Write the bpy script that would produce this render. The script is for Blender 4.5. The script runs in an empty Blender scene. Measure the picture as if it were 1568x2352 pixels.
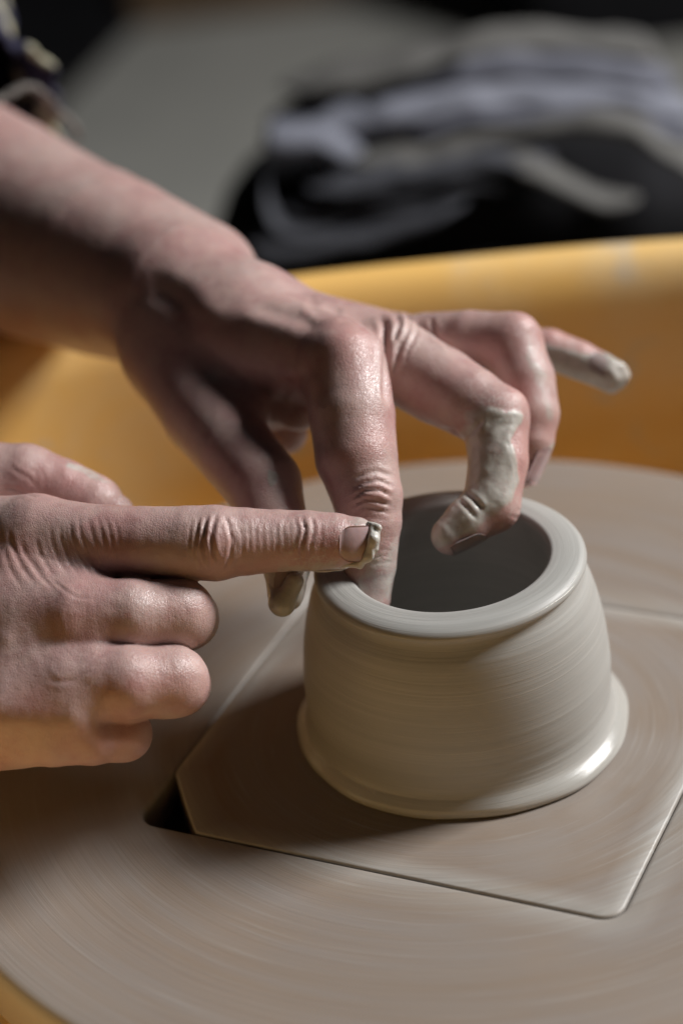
import bpy, bmesh, math, random
import numpy as np
from mathutils import Matrix, Vector

# ------------------------------------------------------------------ camera, world, lamps, exposure
CM = 0.01                                   # authored in centimetres, stored in metres
PHI, RHO, FPX = 0.5285, 0.0989, 5500.0
CAM = np.array([-2.437, -48.47, 34.64])
_F = np.array([0, math.cos(PHI), -math.sin(PHI)])
_U = np.array([0, math.sin(PHI), math.cos(PHI)])
_R = np.array([1.0, 0, 0])
CR = _R * math.cos(RHO) - _U * math.sin(RHO)
CU = _U * math.cos(RHO) + _R * math.sin(RHO)
BASIS = np.stack([CR, CU, _F])              # rows: right, up, forward

sc = bpy.context.scene
col = sc.collection
cd = bpy.data.cameras.new('camera')
cam = bpy.data.objects.new('camera', cd); col.objects.link(cam)
m = Matrix.Identity(4)
for i in range(3):
    m[i][0], m[i][1], m[i][2], m[i][3] = CR[i], CU[i], -_F[i], CAM[i] * CM
cam.matrix_world = m
cd.sensor_fit = 'HORIZONTAL'; cd.sensor_width = 24; cd.lens = FPX / 1568 * 24
cd.clip_start = 0.02; cd.clip_end = 30
cd.dof.use_dof = True; cd.dof.focus_distance = 0.550; cd.dof.aperture_fstop = 5.6
sc.camera = cam

world = bpy.data.worlds.new('World'); sc.world = world; world.use_nodes = True
world.node_tree.nodes['Background'].inputs[0].default_value = (0.75, 0.85, 1.0, 1)
world.node_tree.nodes['Background'].inputs[1].default_value = 0.003

def area(name, loc, target, size, power, color):
    l = bpy.data.lights.new(name, 'AREA'); l.shape = 'RECTANGLE'; l.size, l.size_y = size
    l.energy = power; l.color = color
    o = bpy.data.objects.new(name, l); col.objects.link(o)
    o.location = loc
    o.rotation_euler = (Vector(target) - Vector(loc)).to_track_quat('-Z', 'Y').to_euler()
    return o
area('window_light', (1.19, 0.40, 1.00), (0, 0, 0.05), (0.42, 0.42), 45, (1.0, 0.985, 0.97))
area('fill_light', (-0.15, -0.25, 1.7), (0, 0, 0.05), (1.0, 0.8), 0.2, (0.86, 0.92, 1.0))  # unseen fill lamp, added overhead to brighten the curled fingers

sc.view_settings.view_transform = 'Standard'; sc.view_settings.look = 'None'
sc.view_settings.gamma = 1; sc.view_settings.exposure = -0.12
sc.cycles.use_denoising = True
sc.cycles.max_bounces = 8

# ------------------------------------------------------------------ helpers
def at(px, py, d):
    """camera-frame point in cm (right, up, depth) of a sight line at depth d"""
    return np.array([(px - 784) / FPX * d, (1176 - py) / FPX * d, d])
def to_world(P):
    return CAM + np.asarray(P) @ BASIS
def wpt(px, py, d): return to_world(at(px, py, d))

def mesh_from(name, V, Fc, smooth=True):
    me = bpy.data.meshes.new(name)
    V = np.asarray(V, dtype=np.float32); Fc = np.asarray(Fc, dtype=np.int32)
    k = Fc.shape[1]
    me.vertices.add(len(V)); me.vertices.foreach_set('co', V.ravel())
    me.loops.add(Fc.size); me.loops.foreach_set('vertex_index', Fc.ravel())
    me.polygons.add(len(Fc)); me.polygons.foreach_set('loop_start', np.arange(0, Fc.size, k, dtype=np.int32))
    me.polygons.foreach_set('use_smooth', np.full(len(Fc), smooth))
    me.update(calc_edges=True); me.validate()
    return me
def obj(name, me, mat, parent=None):
    o = bpy.data.objects.new(name, me); col.objects.link(o)
    if mat: me.materials.append(mat)
    if parent:
        o.parent = parent
        if parent.type == 'EMPTY': o.matrix_parent_inverse = Matrix.Translation(-parent.location)
    return o
def tag(o, label=None, cat=None, group=None, kind=None):
    for k, v in (('label', label), ('category', cat), ('group', group), ('kind', kind)):
        if v: o[k] = v
    return o
def empty(name, loc, label, cat, group=None):
    o = bpy.data.objects.new(name, None); col.objects.link(o); o.location = loc
    o.empty_display_size = 0.02
    return tag(o, label, cat, group)
def attr(me, name, vals):
    a = me.attributes.new(name, 'FLOAT', 'POINT'); a.data.foreach_set('value', np.asarray(vals, dtype=np.float32))

# lattice value noise on arrays
_rng = np.random.RandomState(7)
_PT = _rng.rand(4096).astype(np.float32)
def vnoise(P, seed=0):
    P = np.asarray(P, dtype=np.float32); i = np.floor(P).astype(np.int64); f = P - i; f = f * f * (3 - 2 * f)
    def h(a, b, c): return _PT[((a * 73856093) ^ (b * 19349663) ^ (c * 83492791) ^ (seed * 7919)) & 4095]
    r = 0
    for dx in (0, 1):
        for dy in (0, 1):
            for dz in (0, 1):
                w = (f[:, 0] if dx else 1 - f[:, 0]) * (f[:, 1] if dy else 1 - f[:, 1]) * (f[:, 2] if dz else 1 - f[:, 2])
                r = r + w * h(i[:, 0] + dx, i[:, 1] + dy, i[:, 2] + dz)
    return r * 2 - 1
def fbm(P, s, oct=3, seed=0):
    r = 0; a = 1
    for o in range(oct):
        r = r + a * vnoise(P * s, seed + o); s *= 2.03; a *= .5
    return r

# ------------------------------------------------------------------ materials
def new_mat(name):
    m = bpy.data.materials.new(name); m.use_nodes = True
    nt = m.node_tree; b = nt.nodes['Principled BSDF']
    return m, nt, b
def nd(nt, t, **kw):
    n = nt.nodes.new(t)
    for k, v in kw.items():
        if k.startswith('i_'):
            key = k[2:]; key = int(key) if key.isdigit() else key.replace('_', ' ')
            n.inputs[key].default_value = v
        else: setattr(n, k, v)
    return n
def lk(nt, a, b): nt.links.new(a, b)
def ramp(nt, fac, stops):
    r = nt.nodes.new('ShaderNodeValToRGB'); e = r.color_ramp.elements
    while len(e) < len(stops): e.new(0.5)
    for i, (p, c) in enumerate(stops):
        e[i].position = p; e[i].color = (c, c, c, 1) if isinstance(c, (int, float)) else (*c, 1)
    lk(nt, fac, r.inputs[0]); return r.outputs[0]
def mixc(nt, fac, a, b, mode='MIX'):
    n = nt.nodes.new('ShaderNodeMix'); n.data_type = 'RGBA'; n.blend_type = mode
    for s, v in ((n.inputs[0], fac), (n.inputs[6], a), (n.inputs[7], b)):
        if isinstance(v, (int, float)): s.default_value = v if s.type == 'VALUE' else (v, v, v, 1)
        elif isinstance(v, tuple): s.default_value = (*v, 1)
        else: lk(nt, v, s)
    return n.outputs[2]
def math_(nt, op, a, b=None, c=None, clamp=False):
    n = nt.nodes.new('ShaderNodeMath'); n.operation = op; n.use_clamp = clamp
    for i, v in enumerate((a, b, c)):
        if v is None: continue
        if isinstance(v, (int, float)): n.inputs[i].default_value = v
        else: lk(nt, v, n.inputs[i])
    return n.outputs[0]
def noise(nt, vec, scale, detail=4, rough=.55, dims='3D', w=None):
    n = nt.nodes.new('ShaderNodeTexNoise'); n.noise_dimensions = dims
    n.inputs['Scale'].default_value = scale; n.inputs['Detail'].default_value = detail; n.inputs['Roughness'].default_value = rough
    lk(nt, vec, n.inputs['Vector'])
    if w is not None: lk(nt, w, n.inputs['W'])
    return n.outputs['Fac']
def bump(nt, h, strength, dist, prev=None):
    n = nt.nodes.new('ShaderNodeBump'); n.inputs['Strength'].default_value = strength
    n.inputs['Distance'].default_value = dist; lk(nt, h, n.inputs['Height'])
    if prev: lk(nt, prev, n.inputs['Normal'])
    return n.outputs[0]
def objco(nt): return nt.nodes.new('ShaderNodeTexCoord').outputs['Object']

def mat_skin(name, tint=(0.50, 0.352, 0.325)):
    m, nt, b = new_mat(name)
    co = objco(nt)
    clay = nd(nt, 'ShaderNodeAttribute', attribute_name='clay').outputs['Fac']
    red = nd(nt, 'ShaderNodeAttribute', attribute_name='red').outputs['Fac']
    crack = nd(nt, 'ShaderNodeAttribute', attribute_name='film').outputs['Fac']
    n1 = noise(nt, co, 55, 5, .6); n2 = noise(nt, co, 260, 4, .6); n3 = noise(nt, co, 900, 3, .6)
    base = mixc(nt, ramp(nt, n1, [(.35, 0.0), (.68, 1.0)]), tint, (tint[0] * .88, tint[1] * .72, tint[2] * .74))
    base = mixc(nt, ramp(nt, n2, [(.42, 0.0), (.75, .45)]), base, (tint[0] * 1.12, tint[1] * 1.1, tint[2] * 1.02))
    base = mixc(nt, ramp(nt, n2, [(.28, .35), (.42, 0.0)]), base, (.38, .19, .17))
    base = mixc(nt, math_(nt, 'MULTIPLY', red, .7), base, (0.50, 0.225, 0.205))
    # clay film dried in fine lines
    vor = nd(nt, 'ShaderNodeTexVoronoi', feature='DISTANCE_TO_EDGE'); vor.inputs['Scale'].default_value = 430
    wv = nd(nt, 'ShaderNodeMapping'); wv.inputs['Scale'].default_value = (1, 1, 1); lk(nt, co, wv.inputs[0])
    dist = mixc(nt, .0012, wv.outputs[0], n2, 'ADD'); lk(nt, dist, vor.inputs['Vector'])
    lines = ramp(nt, vor.outputs['Distance'], [(.0, 1.0), (.035, 0.0)])
    filmf = math_(nt, 'MULTIPLY', crack, math_(nt, 'ADD', math_(nt, 'MULTIPLY', lines, .5), ramp(nt, n3, [(.5, 0.0), (.8, .55)])), clamp=True)
    filmf = math_(nt, 'ADD', filmf, ramp(nt, noise(nt, co, 75, 5, .7), [(.50, 0.0), (.72, .22)]), clamp=True)
    base = mixc(nt, filmf, base, (.60, .57, .52))
    claycol = mixc(nt, ramp(nt, n2, [(.3, 0.0), (.7, 1.0)]), (.38, .362, .32), (.53, .51, .465))
    edge = ramp(nt, math_(nt, 'ADD', clay, math_(nt, 'MULTIPLY', math_(nt, 'SUBTRACT', n2, .5), 1.1)), [(.25, 0.0), (.45, .5), (.80, .93)])
    base = mixc(nt, edge, base, claycol)
    lk(nt, base, b.inputs['Base Color'])
    b.inputs['Subsurface Weight'].default_value = .18
    b.inputs['Subsurface Radius'].default_value = (1.0, .35, .2)
    b.inputs['Subsurface Scale'].default_value = .0022
    rr = nt.nodes.new('ShaderNodeMapRange'); lk(nt, n2, rr.inputs[0]); rr.inputs[1].default_value = .3; rr.inputs[2].default_value = .7
    rr.inputs[3].default_value = .30; rr.inputs[4].default_value = .50
    rough = math_(nt, 'SUBTRACT', rr.outputs[0], math_(nt, 'MULTIPLY', edge, .08))
    lk(nt, rough, b.inputs['Roughness'])
    b.inputs['Specular IOR Level'].default_value = .5
    b.inputs['Coat Weight'].default_value = .18; b.inputs['Coat Roughness'].default_value = .2
    # skin relief: cross-hatched cells, stretched folds, pores
    mp = nd(nt, 'ShaderNodeMapping'); mp.inputs['Rotation'].default_value = (0.2, .5, .4); mp.inputs['Scale'].default_value = (1.0, 1.0, 1.0); lk(nt, co, mp.inputs[0])
    warp = mixc(nt, .0022, mp.outputs[0], nd_color_noise(nt, co, 180), 'ADD')
    v1 = nd(nt, 'ShaderNodeTexVoronoi', feature='DISTANCE_TO_EDGE'); v1.inputs['Scale'].default_value = 1700; lk(nt, warp, v1.inputs['Vector'])
    c1 = ramp(nt, v1.outputs['Distance'], [(0, 0.0), (.16, 1.0)])
    v2 = nd(nt, 'ShaderNodeTexVoronoi', feature='DISTANCE_TO_EDGE'); v2.inputs['Scale'].default_value = 900; lk(nt, warp, v2.inputs['Vector'])
    c2 = ramp(nt, v2.outputs['Distance'], [(0, 0.0), (.10, 1.0)])
    # transverse lines that follow each finger
    arc = nd(nt, 'ShaderNodeAttribute', attribute_name='arc').outputs['Fac']
    ang = nd(nt, 'ShaderNodeAttribute', attribute_name='ang').outputs['Fac']
    tw = nd(nt, 'ShaderNodeAttribute', attribute_name='trans').outputs['Fac']
    cb = nd(nt, 'ShaderNodeCombineXYZ'); lk(nt, arc, cb.inputs[0]); lk(nt, math_(nt, 'MULTIPLY', ang, .10), cb.inputs[1])
    tn = noise(nt, cb.outputs[0], 11, 4, .62)
    cb2 = nd(nt, 'ShaderNodeCombineXYZ'); lk(nt, arc, cb2.inputs[0]); lk(nt, math_(nt, 'MULTIPLY', ang, .22), cb2.inputs[1])
    tn2 = noise(nt, cb2.outputs[0], 4.5, 2, .5)
    rid = math_(nt, 'ABSOLUTE', math_(nt, 'SUBTRACT', tn, .5)); rid = ramp(nt, rid, [(0, 0.0), (.06, 1.0)])
    rid = mixc(nt, tw, 1.0, rid)
    skinfac = math_(nt, 'SUBTRACT', 1.0, math_(nt, 'MULTIPLY', edge, .85))
    h = math_(nt, 'ADD', math_(nt, 'MULTIPLY', c1, .35), math_(nt, 'MULTIPLY', c2, .3))
    h = math_(nt, 'ADD', h, math_(nt, 'MULTIPLY', rid, .27))
    h = math_(nt, 'MULTIPLY', h, skinfac)
    h = math_(nt, 'ADD', h, math_(nt, 'MULTIPLY', n3, .35))
    h = math_(nt, 'ADD', h, math_(nt, 'MULTIPLY', filmf, .3))
    nrm = bump(nt, h, .40, .00022)
    n4 = noise(nt, co, 120, 3, .5)
    nrm = bump(nt, n4, .24, .0012, nrm)
    lk(nt, nrm, b.inputs['Coat Normal'])
    lk(nt, nrm, b.inputs['Normal'])
    return m
def nd_color_noise(nt, co, s):
    n = nt.nodes.new('ShaderNodeTexNoise'); n.inputs['Scale'].default_value = s; n.inputs['Detail'].default_value = 2
    lk(nt, co, n.inputs['Vector']); return n.outputs['Color']

def polar(nt, co, kt, kr, kz):
    """(cos, sin, r) and z: lets noise run in rings about the wheel's axis"""
    s = nd(nt, 'ShaderNodeSeparateXYZ'); lk(nt, co, s.inputs[0])
    flat = nd(nt, 'ShaderNodeCombineXYZ'); lk(nt, s.outputs[0], flat.inputs[0]); lk(nt, s.outputs[1], flat.inputs[1])
    ln = nd(nt, 'ShaderNodeVectorMath', operation='LENGTH'); lk(nt, flat.outputs[0], ln.inputs[0])
    nz = nd(nt, 'ShaderNodeVectorMath', operation='NORMALIZE'); lk(nt, flat.outputs[0], nz.inputs[0])
    s2 = nd(nt, 'ShaderNodeSeparateXYZ'); lk(nt, nz.outputs[0], s2.inputs[0])
    c = nd(nt, 'ShaderNodeCombineXYZ')
    lk(nt, math_(nt, 'MULTIPLY', s2.outputs[0], kt), c.inputs[0])
    lk(nt, math_(nt, 'MULTIPLY', s2.outputs[1], kt), c.inputs[1])
    lk(nt, math_(nt, 'MULTIPLY', ln.outputs['Value'], kr), c.inputs[2])
    return c.outputs[0], math_(nt, 'MULTIPLY', s.outputs[2], kz)

def mat_clay(name, rough=.46, foot=False):
    m, nt, b = new_mat(name); co = objco(nt)
    v, w = polar(nt, co, .35, 3200, 3200)
    a = noise(nt, v, 1, 3, .6, '4D', w)
    v2, w2 = polar(nt, co, .5, 520, 520)
    a2 = noise(nt, v2, 1, 3, .6, '4D', w2)
    v3, w3 = polar(nt, co, 1.2, 9000, 9000)
    a3 = noise(nt, v3, 1, 2, .6, '4D', w3)
    c = mixc(nt, ramp(nt, a2, [(.3, 0.0), (.7, 1.0)]), (.34, .335, .315), (.415, .41, .388))
    c = mixc(nt, ramp(nt, a, [(.55, 0.0), (.8, .8)]), c, (.50, .49, .46))
    c = mixc(nt, ramp(nt, a3, [(.2, .35), (.4, 0.0)]), c, (.24, .215, .175))
    lk(nt, c, b.inputs['Base Color'])
    rg = ramp(nt, a2, [(.3, rough - .06), (.7, rough + .14)])
    if foot:                                   # the slip that has run down to the foot is still wet
        sp = nd(nt, 'ShaderNodeSeparateXYZ'); lk(nt, co, sp.inputs[0])
        wv = math_(nt, 'ADD', math_(nt, 'MULTIPLY', sp.outputs[2], 100), math_(nt, 'MULTIPLY', noise(nt, co, 60, 3), .5))
        wet = ramp(nt, wv, [(.55, 1.0), (.95, 0.0)])
        rg = mixc(nt, wet, rg, .13)
        c = mixc(nt, math_(nt, 'MULTIPLY', wet, .7), c, (.44, .43, .40)); lk(nt, c, b.inputs['Base Color'])
    lk(nt, rg, b.inputs['Roughness'])
    b.inputs['Coat Weight'].default_value = .1; b.inputs['Coat Roughness'].default_value = .3
    h = math_(nt, 'ADD', math_(nt, 'MULTIPLY', a, .6), math_(nt, 'MULTIPLY', a2, 1.2))
    h = math_(nt, 'ADD', h, math_(nt, 'MULTIPLY', a3, .15))
    lk(nt, bump(nt, h, .28, .0005), b.inputs['Normal'])
    return m

def mat_slipclay(name, c1=(.50, .48, .43), c2=(.62, .60, .56), rough=.28):
    m, nt, b = new_mat(name); co = objco(nt)
    n = noise(nt, co, 400, 4); n2 = noise(nt, co, 1800, 3)
    lk(nt, mixc(nt, n, c1, c2), b.inputs['Base Color'])
    b.inputs['Roughness'].default_value = rough
    b.inputs['Subsurface Weight'].default_value = .08; b.inputs['Subsurface Scale'].default_value = .001
    lk(nt, bump(nt, math_(nt, 'ADD', n, math_(nt, 'MULTIPLY', n2, .3)), .5, .0006), b.inputs['Normal'])
    return m

def mat_wheel(name, edge_slip=False):
    m, nt, b = new_mat(name); co = objco(nt)
    v, w = polar(nt, co, .55, 110, 0); a = noise(nt, v, 1, 5, .62, '4D', w)
    v, w = polar(nt, co, 2.0, 900, 0); a2 = noise(nt, v, 1, 4, .6, '4D', w)
    v, w = polar(nt, co, 1.0, 3200, 0); a3 = noise(nt, v, 1, 2, .6, '4D', w)
    big = noise(nt, co, 22, 3, .5)
    brown, greys, pale = (.265, .208, .162), (.275, .24, .215), (.39, .372, .35)
    c = mixc(nt, ramp(nt, a, [(.34, 0.0), (.62, 1.0)]), brown, greys)
    c = mixc(nt, ramp(nt, big, [(.45, 0.0), (.7, .5)]), c, (.30, .232, .175))
    c = mixc(nt, ramp(nt, a2, [(.56, 0.0), (.78, .55)]), c, pale)
    c = mixc(nt, ramp(nt, a2, [(.25, .30), (.42, 0.0)]), c, (.20, .15, .115))
    c = mixc(nt, ramp(nt, a3, [(.64, 0.0), (.78, .35)]), c, (.48, .45, .42))
    hz = noise(nt, polar(nt, co, .9, 14, 0)[0], 1, 3, .5)
    c = mixc(nt, ramp(nt, hz, [(.52, 0.0), (.72, .55)]), c, (.33, .315, .305))
    if edge_slip:
        es = nd(nt, 'ShaderNodeAttribute', attribute_name='edge').outputs['Fac']
        c = mixc(nt, math_(nt, 'MULTIPLY', es, math_(nt, 'ADD', math_(nt, 'MULTIPLY', a2, .9), .15), clamp=True), c, (.50, .50, .475))
    lk(nt, c, b.inputs['Base Color'])
    lk(nt, ramp(nt, a, [(.3, .34), (.7, .52)]), b.inputs['Roughness'])
    h = math_(nt, 'ADD', a2, math_(nt, 'MULTIPLY', a3, .4))
    lk(nt, bump(nt, h, .35, .0004), b.inputs['Normal'])
    return m

def mat_plastic(name, c=(.97, .61, .195)):
    m, nt, b = new_mat(name); co = objco(nt)
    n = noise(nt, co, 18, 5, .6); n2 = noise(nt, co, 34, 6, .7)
    cc = mixc(nt, ramp(nt, n, [(.46, 0.0), (.66, .40)]), c, (.90, .76, .50))  # pale slip film, its patches also painted in for the window's glare
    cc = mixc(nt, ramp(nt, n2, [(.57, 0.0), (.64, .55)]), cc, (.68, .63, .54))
    lk(nt, cc, b.inputs['Base Color'])
    b.inputs['Roughness'].default_value = .28
    nb = bump(nt, n2, .2, .001); lk(nt, nb, b.inputs['Normal'])
    tr = nt.nodes.new('ShaderNodeBsdfTranslucent'); lk(nt, mixc(nt, .5, cc, (.92, .62, .22)), tr.inputs[0])   # thin plastic, light comes through
    mx = nt.nodes.new('ShaderNodeMixShader'); mx.inputs[0].default_value = .12
    lk(nt, b.outputs[0], mx.inputs[1]); lk(nt, tr.outputs[0], mx.inputs[2])
    lk(nt, mx.outputs[0], nt.nodes['Material Output'].inputs[0])
    return m
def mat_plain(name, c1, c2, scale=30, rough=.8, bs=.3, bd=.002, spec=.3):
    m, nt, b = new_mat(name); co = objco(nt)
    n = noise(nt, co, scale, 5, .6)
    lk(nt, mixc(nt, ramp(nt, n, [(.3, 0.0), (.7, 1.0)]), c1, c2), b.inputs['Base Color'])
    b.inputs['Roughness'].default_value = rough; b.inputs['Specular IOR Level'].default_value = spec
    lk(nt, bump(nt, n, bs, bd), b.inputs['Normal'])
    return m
def mat_print(name):
    m, nt, b = new_mat(name); co = objco(nt)
    v = nd(nt, 'ShaderNodeTexVoronoi'); v.inputs['Scale'].default_value = 62; lk(nt, co, v.inputs['Vector'])
    n = noise(nt, co, 150, 3)
    f = math_(nt, 'ADD', v.outputs['Distance'], math_(nt, 'MULTIPLY', math_(nt, 'SUBTRACT', n, .5), .35))
    c = mixc(nt, ramp(nt, f, [(.34, 1.0), (.46, 0.0)]), (.015, .014, .04), (.38, .36, .26))
    c = mixc(nt, ramp(nt, f, [(.10, 1.0), (.18, 0.0)]), c, (.28, .21, .08))
    lk(nt, c, b.inputs['Base Color']); b.inputs['Roughness'].default_value = .9
    return m
def mat_nail(name, c=(.40, .27, .27)):
    m, nt, b = new_mat(name); co = objco(nt)
    n = noise(nt, co, 500, 3)
    lk(nt, mixc(nt, n, c, (c[0] * 1.2, c[1] * 1.22, c[2] * 1.2)), b.inputs['Base Color'])
    b.inputs['Roughness'].default_value = .3; b.inputs['Coat Weight'].default_value = .5; b.inputs['Coat Roughness'].default_value = .15
    b.inputs['Subsurface Weight'].default_value = .2; b.inputs['Subsurface Scale'].default_value = .001
    lk(nt, bump(nt, n, .2, .0003), b.inputs['Normal'])
    return m

M_skin = mat_skin('skin')
M_clay = mat_clay('wet_clay', foot=True)
M_slip = mat_slipclay('clay_slip')
M_slipd = mat_slipclay('clay_slip_wet', (.36, .345, .29), (.48, .46, .40), .12)
M_wheel = mat_wheel('wheel_head_surface', True)
M_bat = mat_wheel('bat_surface', True)
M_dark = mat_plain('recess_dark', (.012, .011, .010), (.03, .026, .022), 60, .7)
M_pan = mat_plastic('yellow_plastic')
M_nail = mat_nail('nail')
M_naild = mat_nail('nail_dirty', (.28, .22, .21))

# ------------------------------------------------------------------ lathe
def lathe(name, prof, seg, mat, parent=None, wob=None, closed=False, off=(0, 0)):
    prof = np.asarray(prof, float); n = len(prof)
    t = np.linspace(0, 2 * np.pi, seg, endpoint=False)
    r = prof[:, 0][:, None] * np.ones(seg); z = prof[:, 1][:, None] * np.ones(seg)
    if wob is not None:
        dr, dz = wob(prof, t); r = r + dr; z = z + dz
    V = np.stack([r * np.cos(t) + off[0], r * np.sin(t) + off[1], z], -1).reshape(-1, 3) * CM
    i = np.arange(n - 1 if not closed else n)[:, None]; j = np.arange(seg)[None]
    a = i * seg + j; b_ = i * seg + (j + 1) % seg; i2 = (i + 1) % n
    c = i2 * seg + (j + 1) % seg; d = i2 * seg + j
    Fc = np.stack([a, b_, c, d], -1).reshape(-1, 4)
    return obj(name, mesh_from(name, V, Fc), mat, parent)
def smooth_prof(pts, n):
    """Catmull-Rom through the points, n samples per span"""
    P = np.asarray(pts, float); P = np.vstack([2 * P[0] - P[1], P, 2 * P[-1] - P[-2]]); out = []
    for i in range(1, len(P) - 2):
        for t in np.linspace(0, 1, n, endpoint=False):
            a, b_, c, d = P[i - 1], P[i], P[i + 1], P[i + 2]
            out.append(.5 * (2 * b_ + (c - a) * t + (2 * a - 5 * b_ + 4 * c - d) * t * t + (3 * b_ - a - 3 * c + d) * t ** 3))
    out.append(P[-2]); return np.array(out)

# ------------------------------------------------------------------ pot
BT = 0.022                                   # top of the bat
def pot_wob(prof, t):
    r, z = prof[:, 0][:, None], prof[:, 1][:, None]
    k = np.arange(len(prof)) * .9
    rid = np.interp(np.arange(len(prof)), np.arange(0, len(prof), 3), _rng.randn(len(range(0, len(prof), 3))))[:, None] * .003
    wall = np.clip((z - .5) / .8, 0, 1) * np.clip((4.35 - z) / .3, 0, 1)
    dr = rid * wall * (1 + .3 * np.sin(t + 1)) + .02 * np.sin(t - .6) * wall
    # the rim is pressed slightly uneven where the finger holds it
    top = np.clip((z - 4.2) / .5, 0, 1)
    ang = np.angle(np.exp(1j * (t - np.radians(250))))
    dz = -top * .05 * np.cos(t - np.radians(200))
    dr = dr + top * (r > 2.9) * (.05 * np.exp(-(ang / .55) ** 2) + .015 * np.sin(3 * t + .5))
    # slip foot: uneven edge
    foot = np.clip((.45 - z) / .3, 0, 1) * (r > 3.7)
    side = .5 + .5 * np.cos(t - np.radians(-22))
    dr = dr - np.clip(r - 3.72, 0, 1) * (z < 1) * (1 - side) * .22
    dr = dr + foot * (.05 * np.sin(2 * t + 2.2) + .03 * np.sin(5 * t) + .012 * np.sin(13 * t + 1))
    return dr, dz
pot_pts = [(0.02, .75), (1.2, .78), (2.0, .95), (2.35, 1.4), (2.45, 2.2), (2.42, 3.2), (2.38, 4.2), (2.36, 4.6), (2.375, 4.78), (2.44, 4.86), (2.56, 4.885),
           (2.80, 4.88), (3.02, 4.84), (3.16, 4.78), (3.235, 4.70), (3.25, 4.62), (3.19, 4.55), (3.145, 4.47), (3.19, 4.30), (3.39, 3.9),
           (3.57, 3.2), (3.69, 2.4), (3.74, 1.7), (3.735, 1.2), (3.725, .9), (3.76, .66), (3.83, .5), (3.95, .38), (4.05, .28), (4.10, .18), (4.09, .10), (4.05, .045), (3.98, BT - .02)]
pot = empty('clay_pot', (0, 0, 0), 'wet grey clay pot with thick flat rim, being thrown on the wheel', 'pot')
prof = smooth_prof(pot_pts, 9)
pb = lathe('pot_wall', prof, 384, M_clay, pot, pot_wob)
# curled slip line scraped along the outer edge of the rim (right side)
def ribbon(name, pts, rad, mat, parent, nseg=8, flat=1.0, seed=0):
    """tube through world cm points with per-point radius"""
    P = smooth_prof(pts, 8); R_ = np.interp(np.linspace(0, 1, len(P)), np.linspace(0, 1, len(rad)), rad)
    T = np.gradient(P, axis=0); T /= np.linalg.norm(T, axis=1)[:, None]
    up = np.array([0.1, 0.2, 1.0]); A = np.cross(T, up); A /= np.linalg.norm(A, axis=1)[:, None]; B = np.cross(A, T)
    t = np.linspace(0, 2 * np.pi, nseg, endpoint=False)
    rr = R_[:, None] * (1 + .25 * vnoise(np.repeat(P, nseg, 0) * 6 + 3, seed).reshape(len(P), nseg))
    V = P[:, None] + rr[..., None] * (np.cos(t)[None, :, None] * A[:, None] + flat * np.sin(t)[None, :, None] * B[:, None])
    V = V.reshape(-1, 3) * CM; n = len(P)
    i = np.arange(n - 1)[:, None]; j = np.arange(nseg)[None]
    Fc = np.stack([i * nseg + j, i * nseg + (j + 1) % nseg, (i + 1) * nseg + (j + 1) % nseg, (i + 1) * nseg + j], -1).reshape(-1, 4)
    return obj(name, mesh_from(name, V, Fc), mat, parent)
def ring_pts(r, z, a0, a1, n, jr=0.0, jz=0.0, seed=3):
    g = np.random.RandomState(seed)
    return [((r + jr * g.randn()) * math.cos(math.radians(a)), (r + jr * g.randn()) * math.sin(math.radians(a)), z + jz * g.randn()) for a in np.linspace(a0, a1, n)]
ribbon('slip_ridge', ring_pts(3.20, 4.735, -72, 18, 12, .006, .006), [.004, .018, .026, .03, .022, .028, .02, .006], M_slip, pot, 8, .6)
ribbon('slip_bead', [tuple(wpt(*q)) for q in ((688, 1306, 56.2), (715, 1309, 55.95), (745, 1311, 55.75), (775, 1309, 55.7), (800, 1303, 55.9))], [.02, .05, .045, .06, .03, .05, .015], M_slip, pot, 10, .7, 8)
ribbon('slip_ridge', ring_pts(3.165, 4.80, -40, 40, 9, .008, .004, 5), [.003, .012, .016, .012, .016, .003], M_slip, pot, 8, .6)

# ------------------------------------------------------------------ wheel head with square recess, and the bat
TH = math.radians(-26.4); HS = 5.97
tv = np.array([math.cos(TH), math.sin(TH)]); nv = np.array([-tv[1], tv[0]])
def rounded_poly(pts, radii, seg=6):
    out = []; n = len(pts)
    for i in range(n):
        p0, p, p1 = np.array(pts[i - 1], float), np.array(pts[i], float), np.array(pts[(i + 1) % n], float)
        a = (p0 - p) / np.linalg.norm(p0 - p); c = (p1 - p) / np.linalg.norm(p1 - p)
        ca = np.dot(a, c); half = math.acos(max(-1, min(1, ca))) / 2; d = radii[i] / math.tan(half)
        s, e = p + a * d, p + c * d
        cen = p + (a + c) / np.linalg.norm(a + c) * radii[i] / math.sin(half)
        a0 = math.atan2(*(s - cen)[::-1]); a1 = math.atan2(*(e - cen)[::-1]); da = (a1 - a0 + math.pi) % (2 * math.pi) - math.pi
        for k in range(seg + 1):
            out.append(cen + radii[i] * np.array([math.cos(a0 + da * k / seg), math.sin(a0 + da * k / seg)]))
    return np.array(out)
def resample(L, n):
    Q = np.vstack([L, L[:1]]); s = np.r_[0, np.cumsum(np.linalg.norm(np.diff(Q, axis=0), axis=1))]
    u = np.linspace(0, s[-1], n, endpoint=False)
    return np.stack([np.interp(u, s, Q[:, 0]), np.interp(u, s, Q[:, 1])], -1)
def offset(L, d):
    nx = np.roll(L, -1, 0) - np.roll(L, 1, 0); nx /= np.linalg.norm(nx, axis=1)[:, None]
    return L + d * np.stack([nx[:, 1], -nx[:, 0]], -1)        # outward for ccw loops
def tn2w(p): return p[:, 0:1] * tv + p[:, 1:2] * nv
NL = 480
hole = resample(tn2w(rounded_poly([(-HS - .008, -HS - .008), (HS + .008, -HS - .008), (HS + .008, HS + .008), (-HS - .008, HS + .008)], [.5, .52, .42, .42], 8)), NL)
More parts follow.
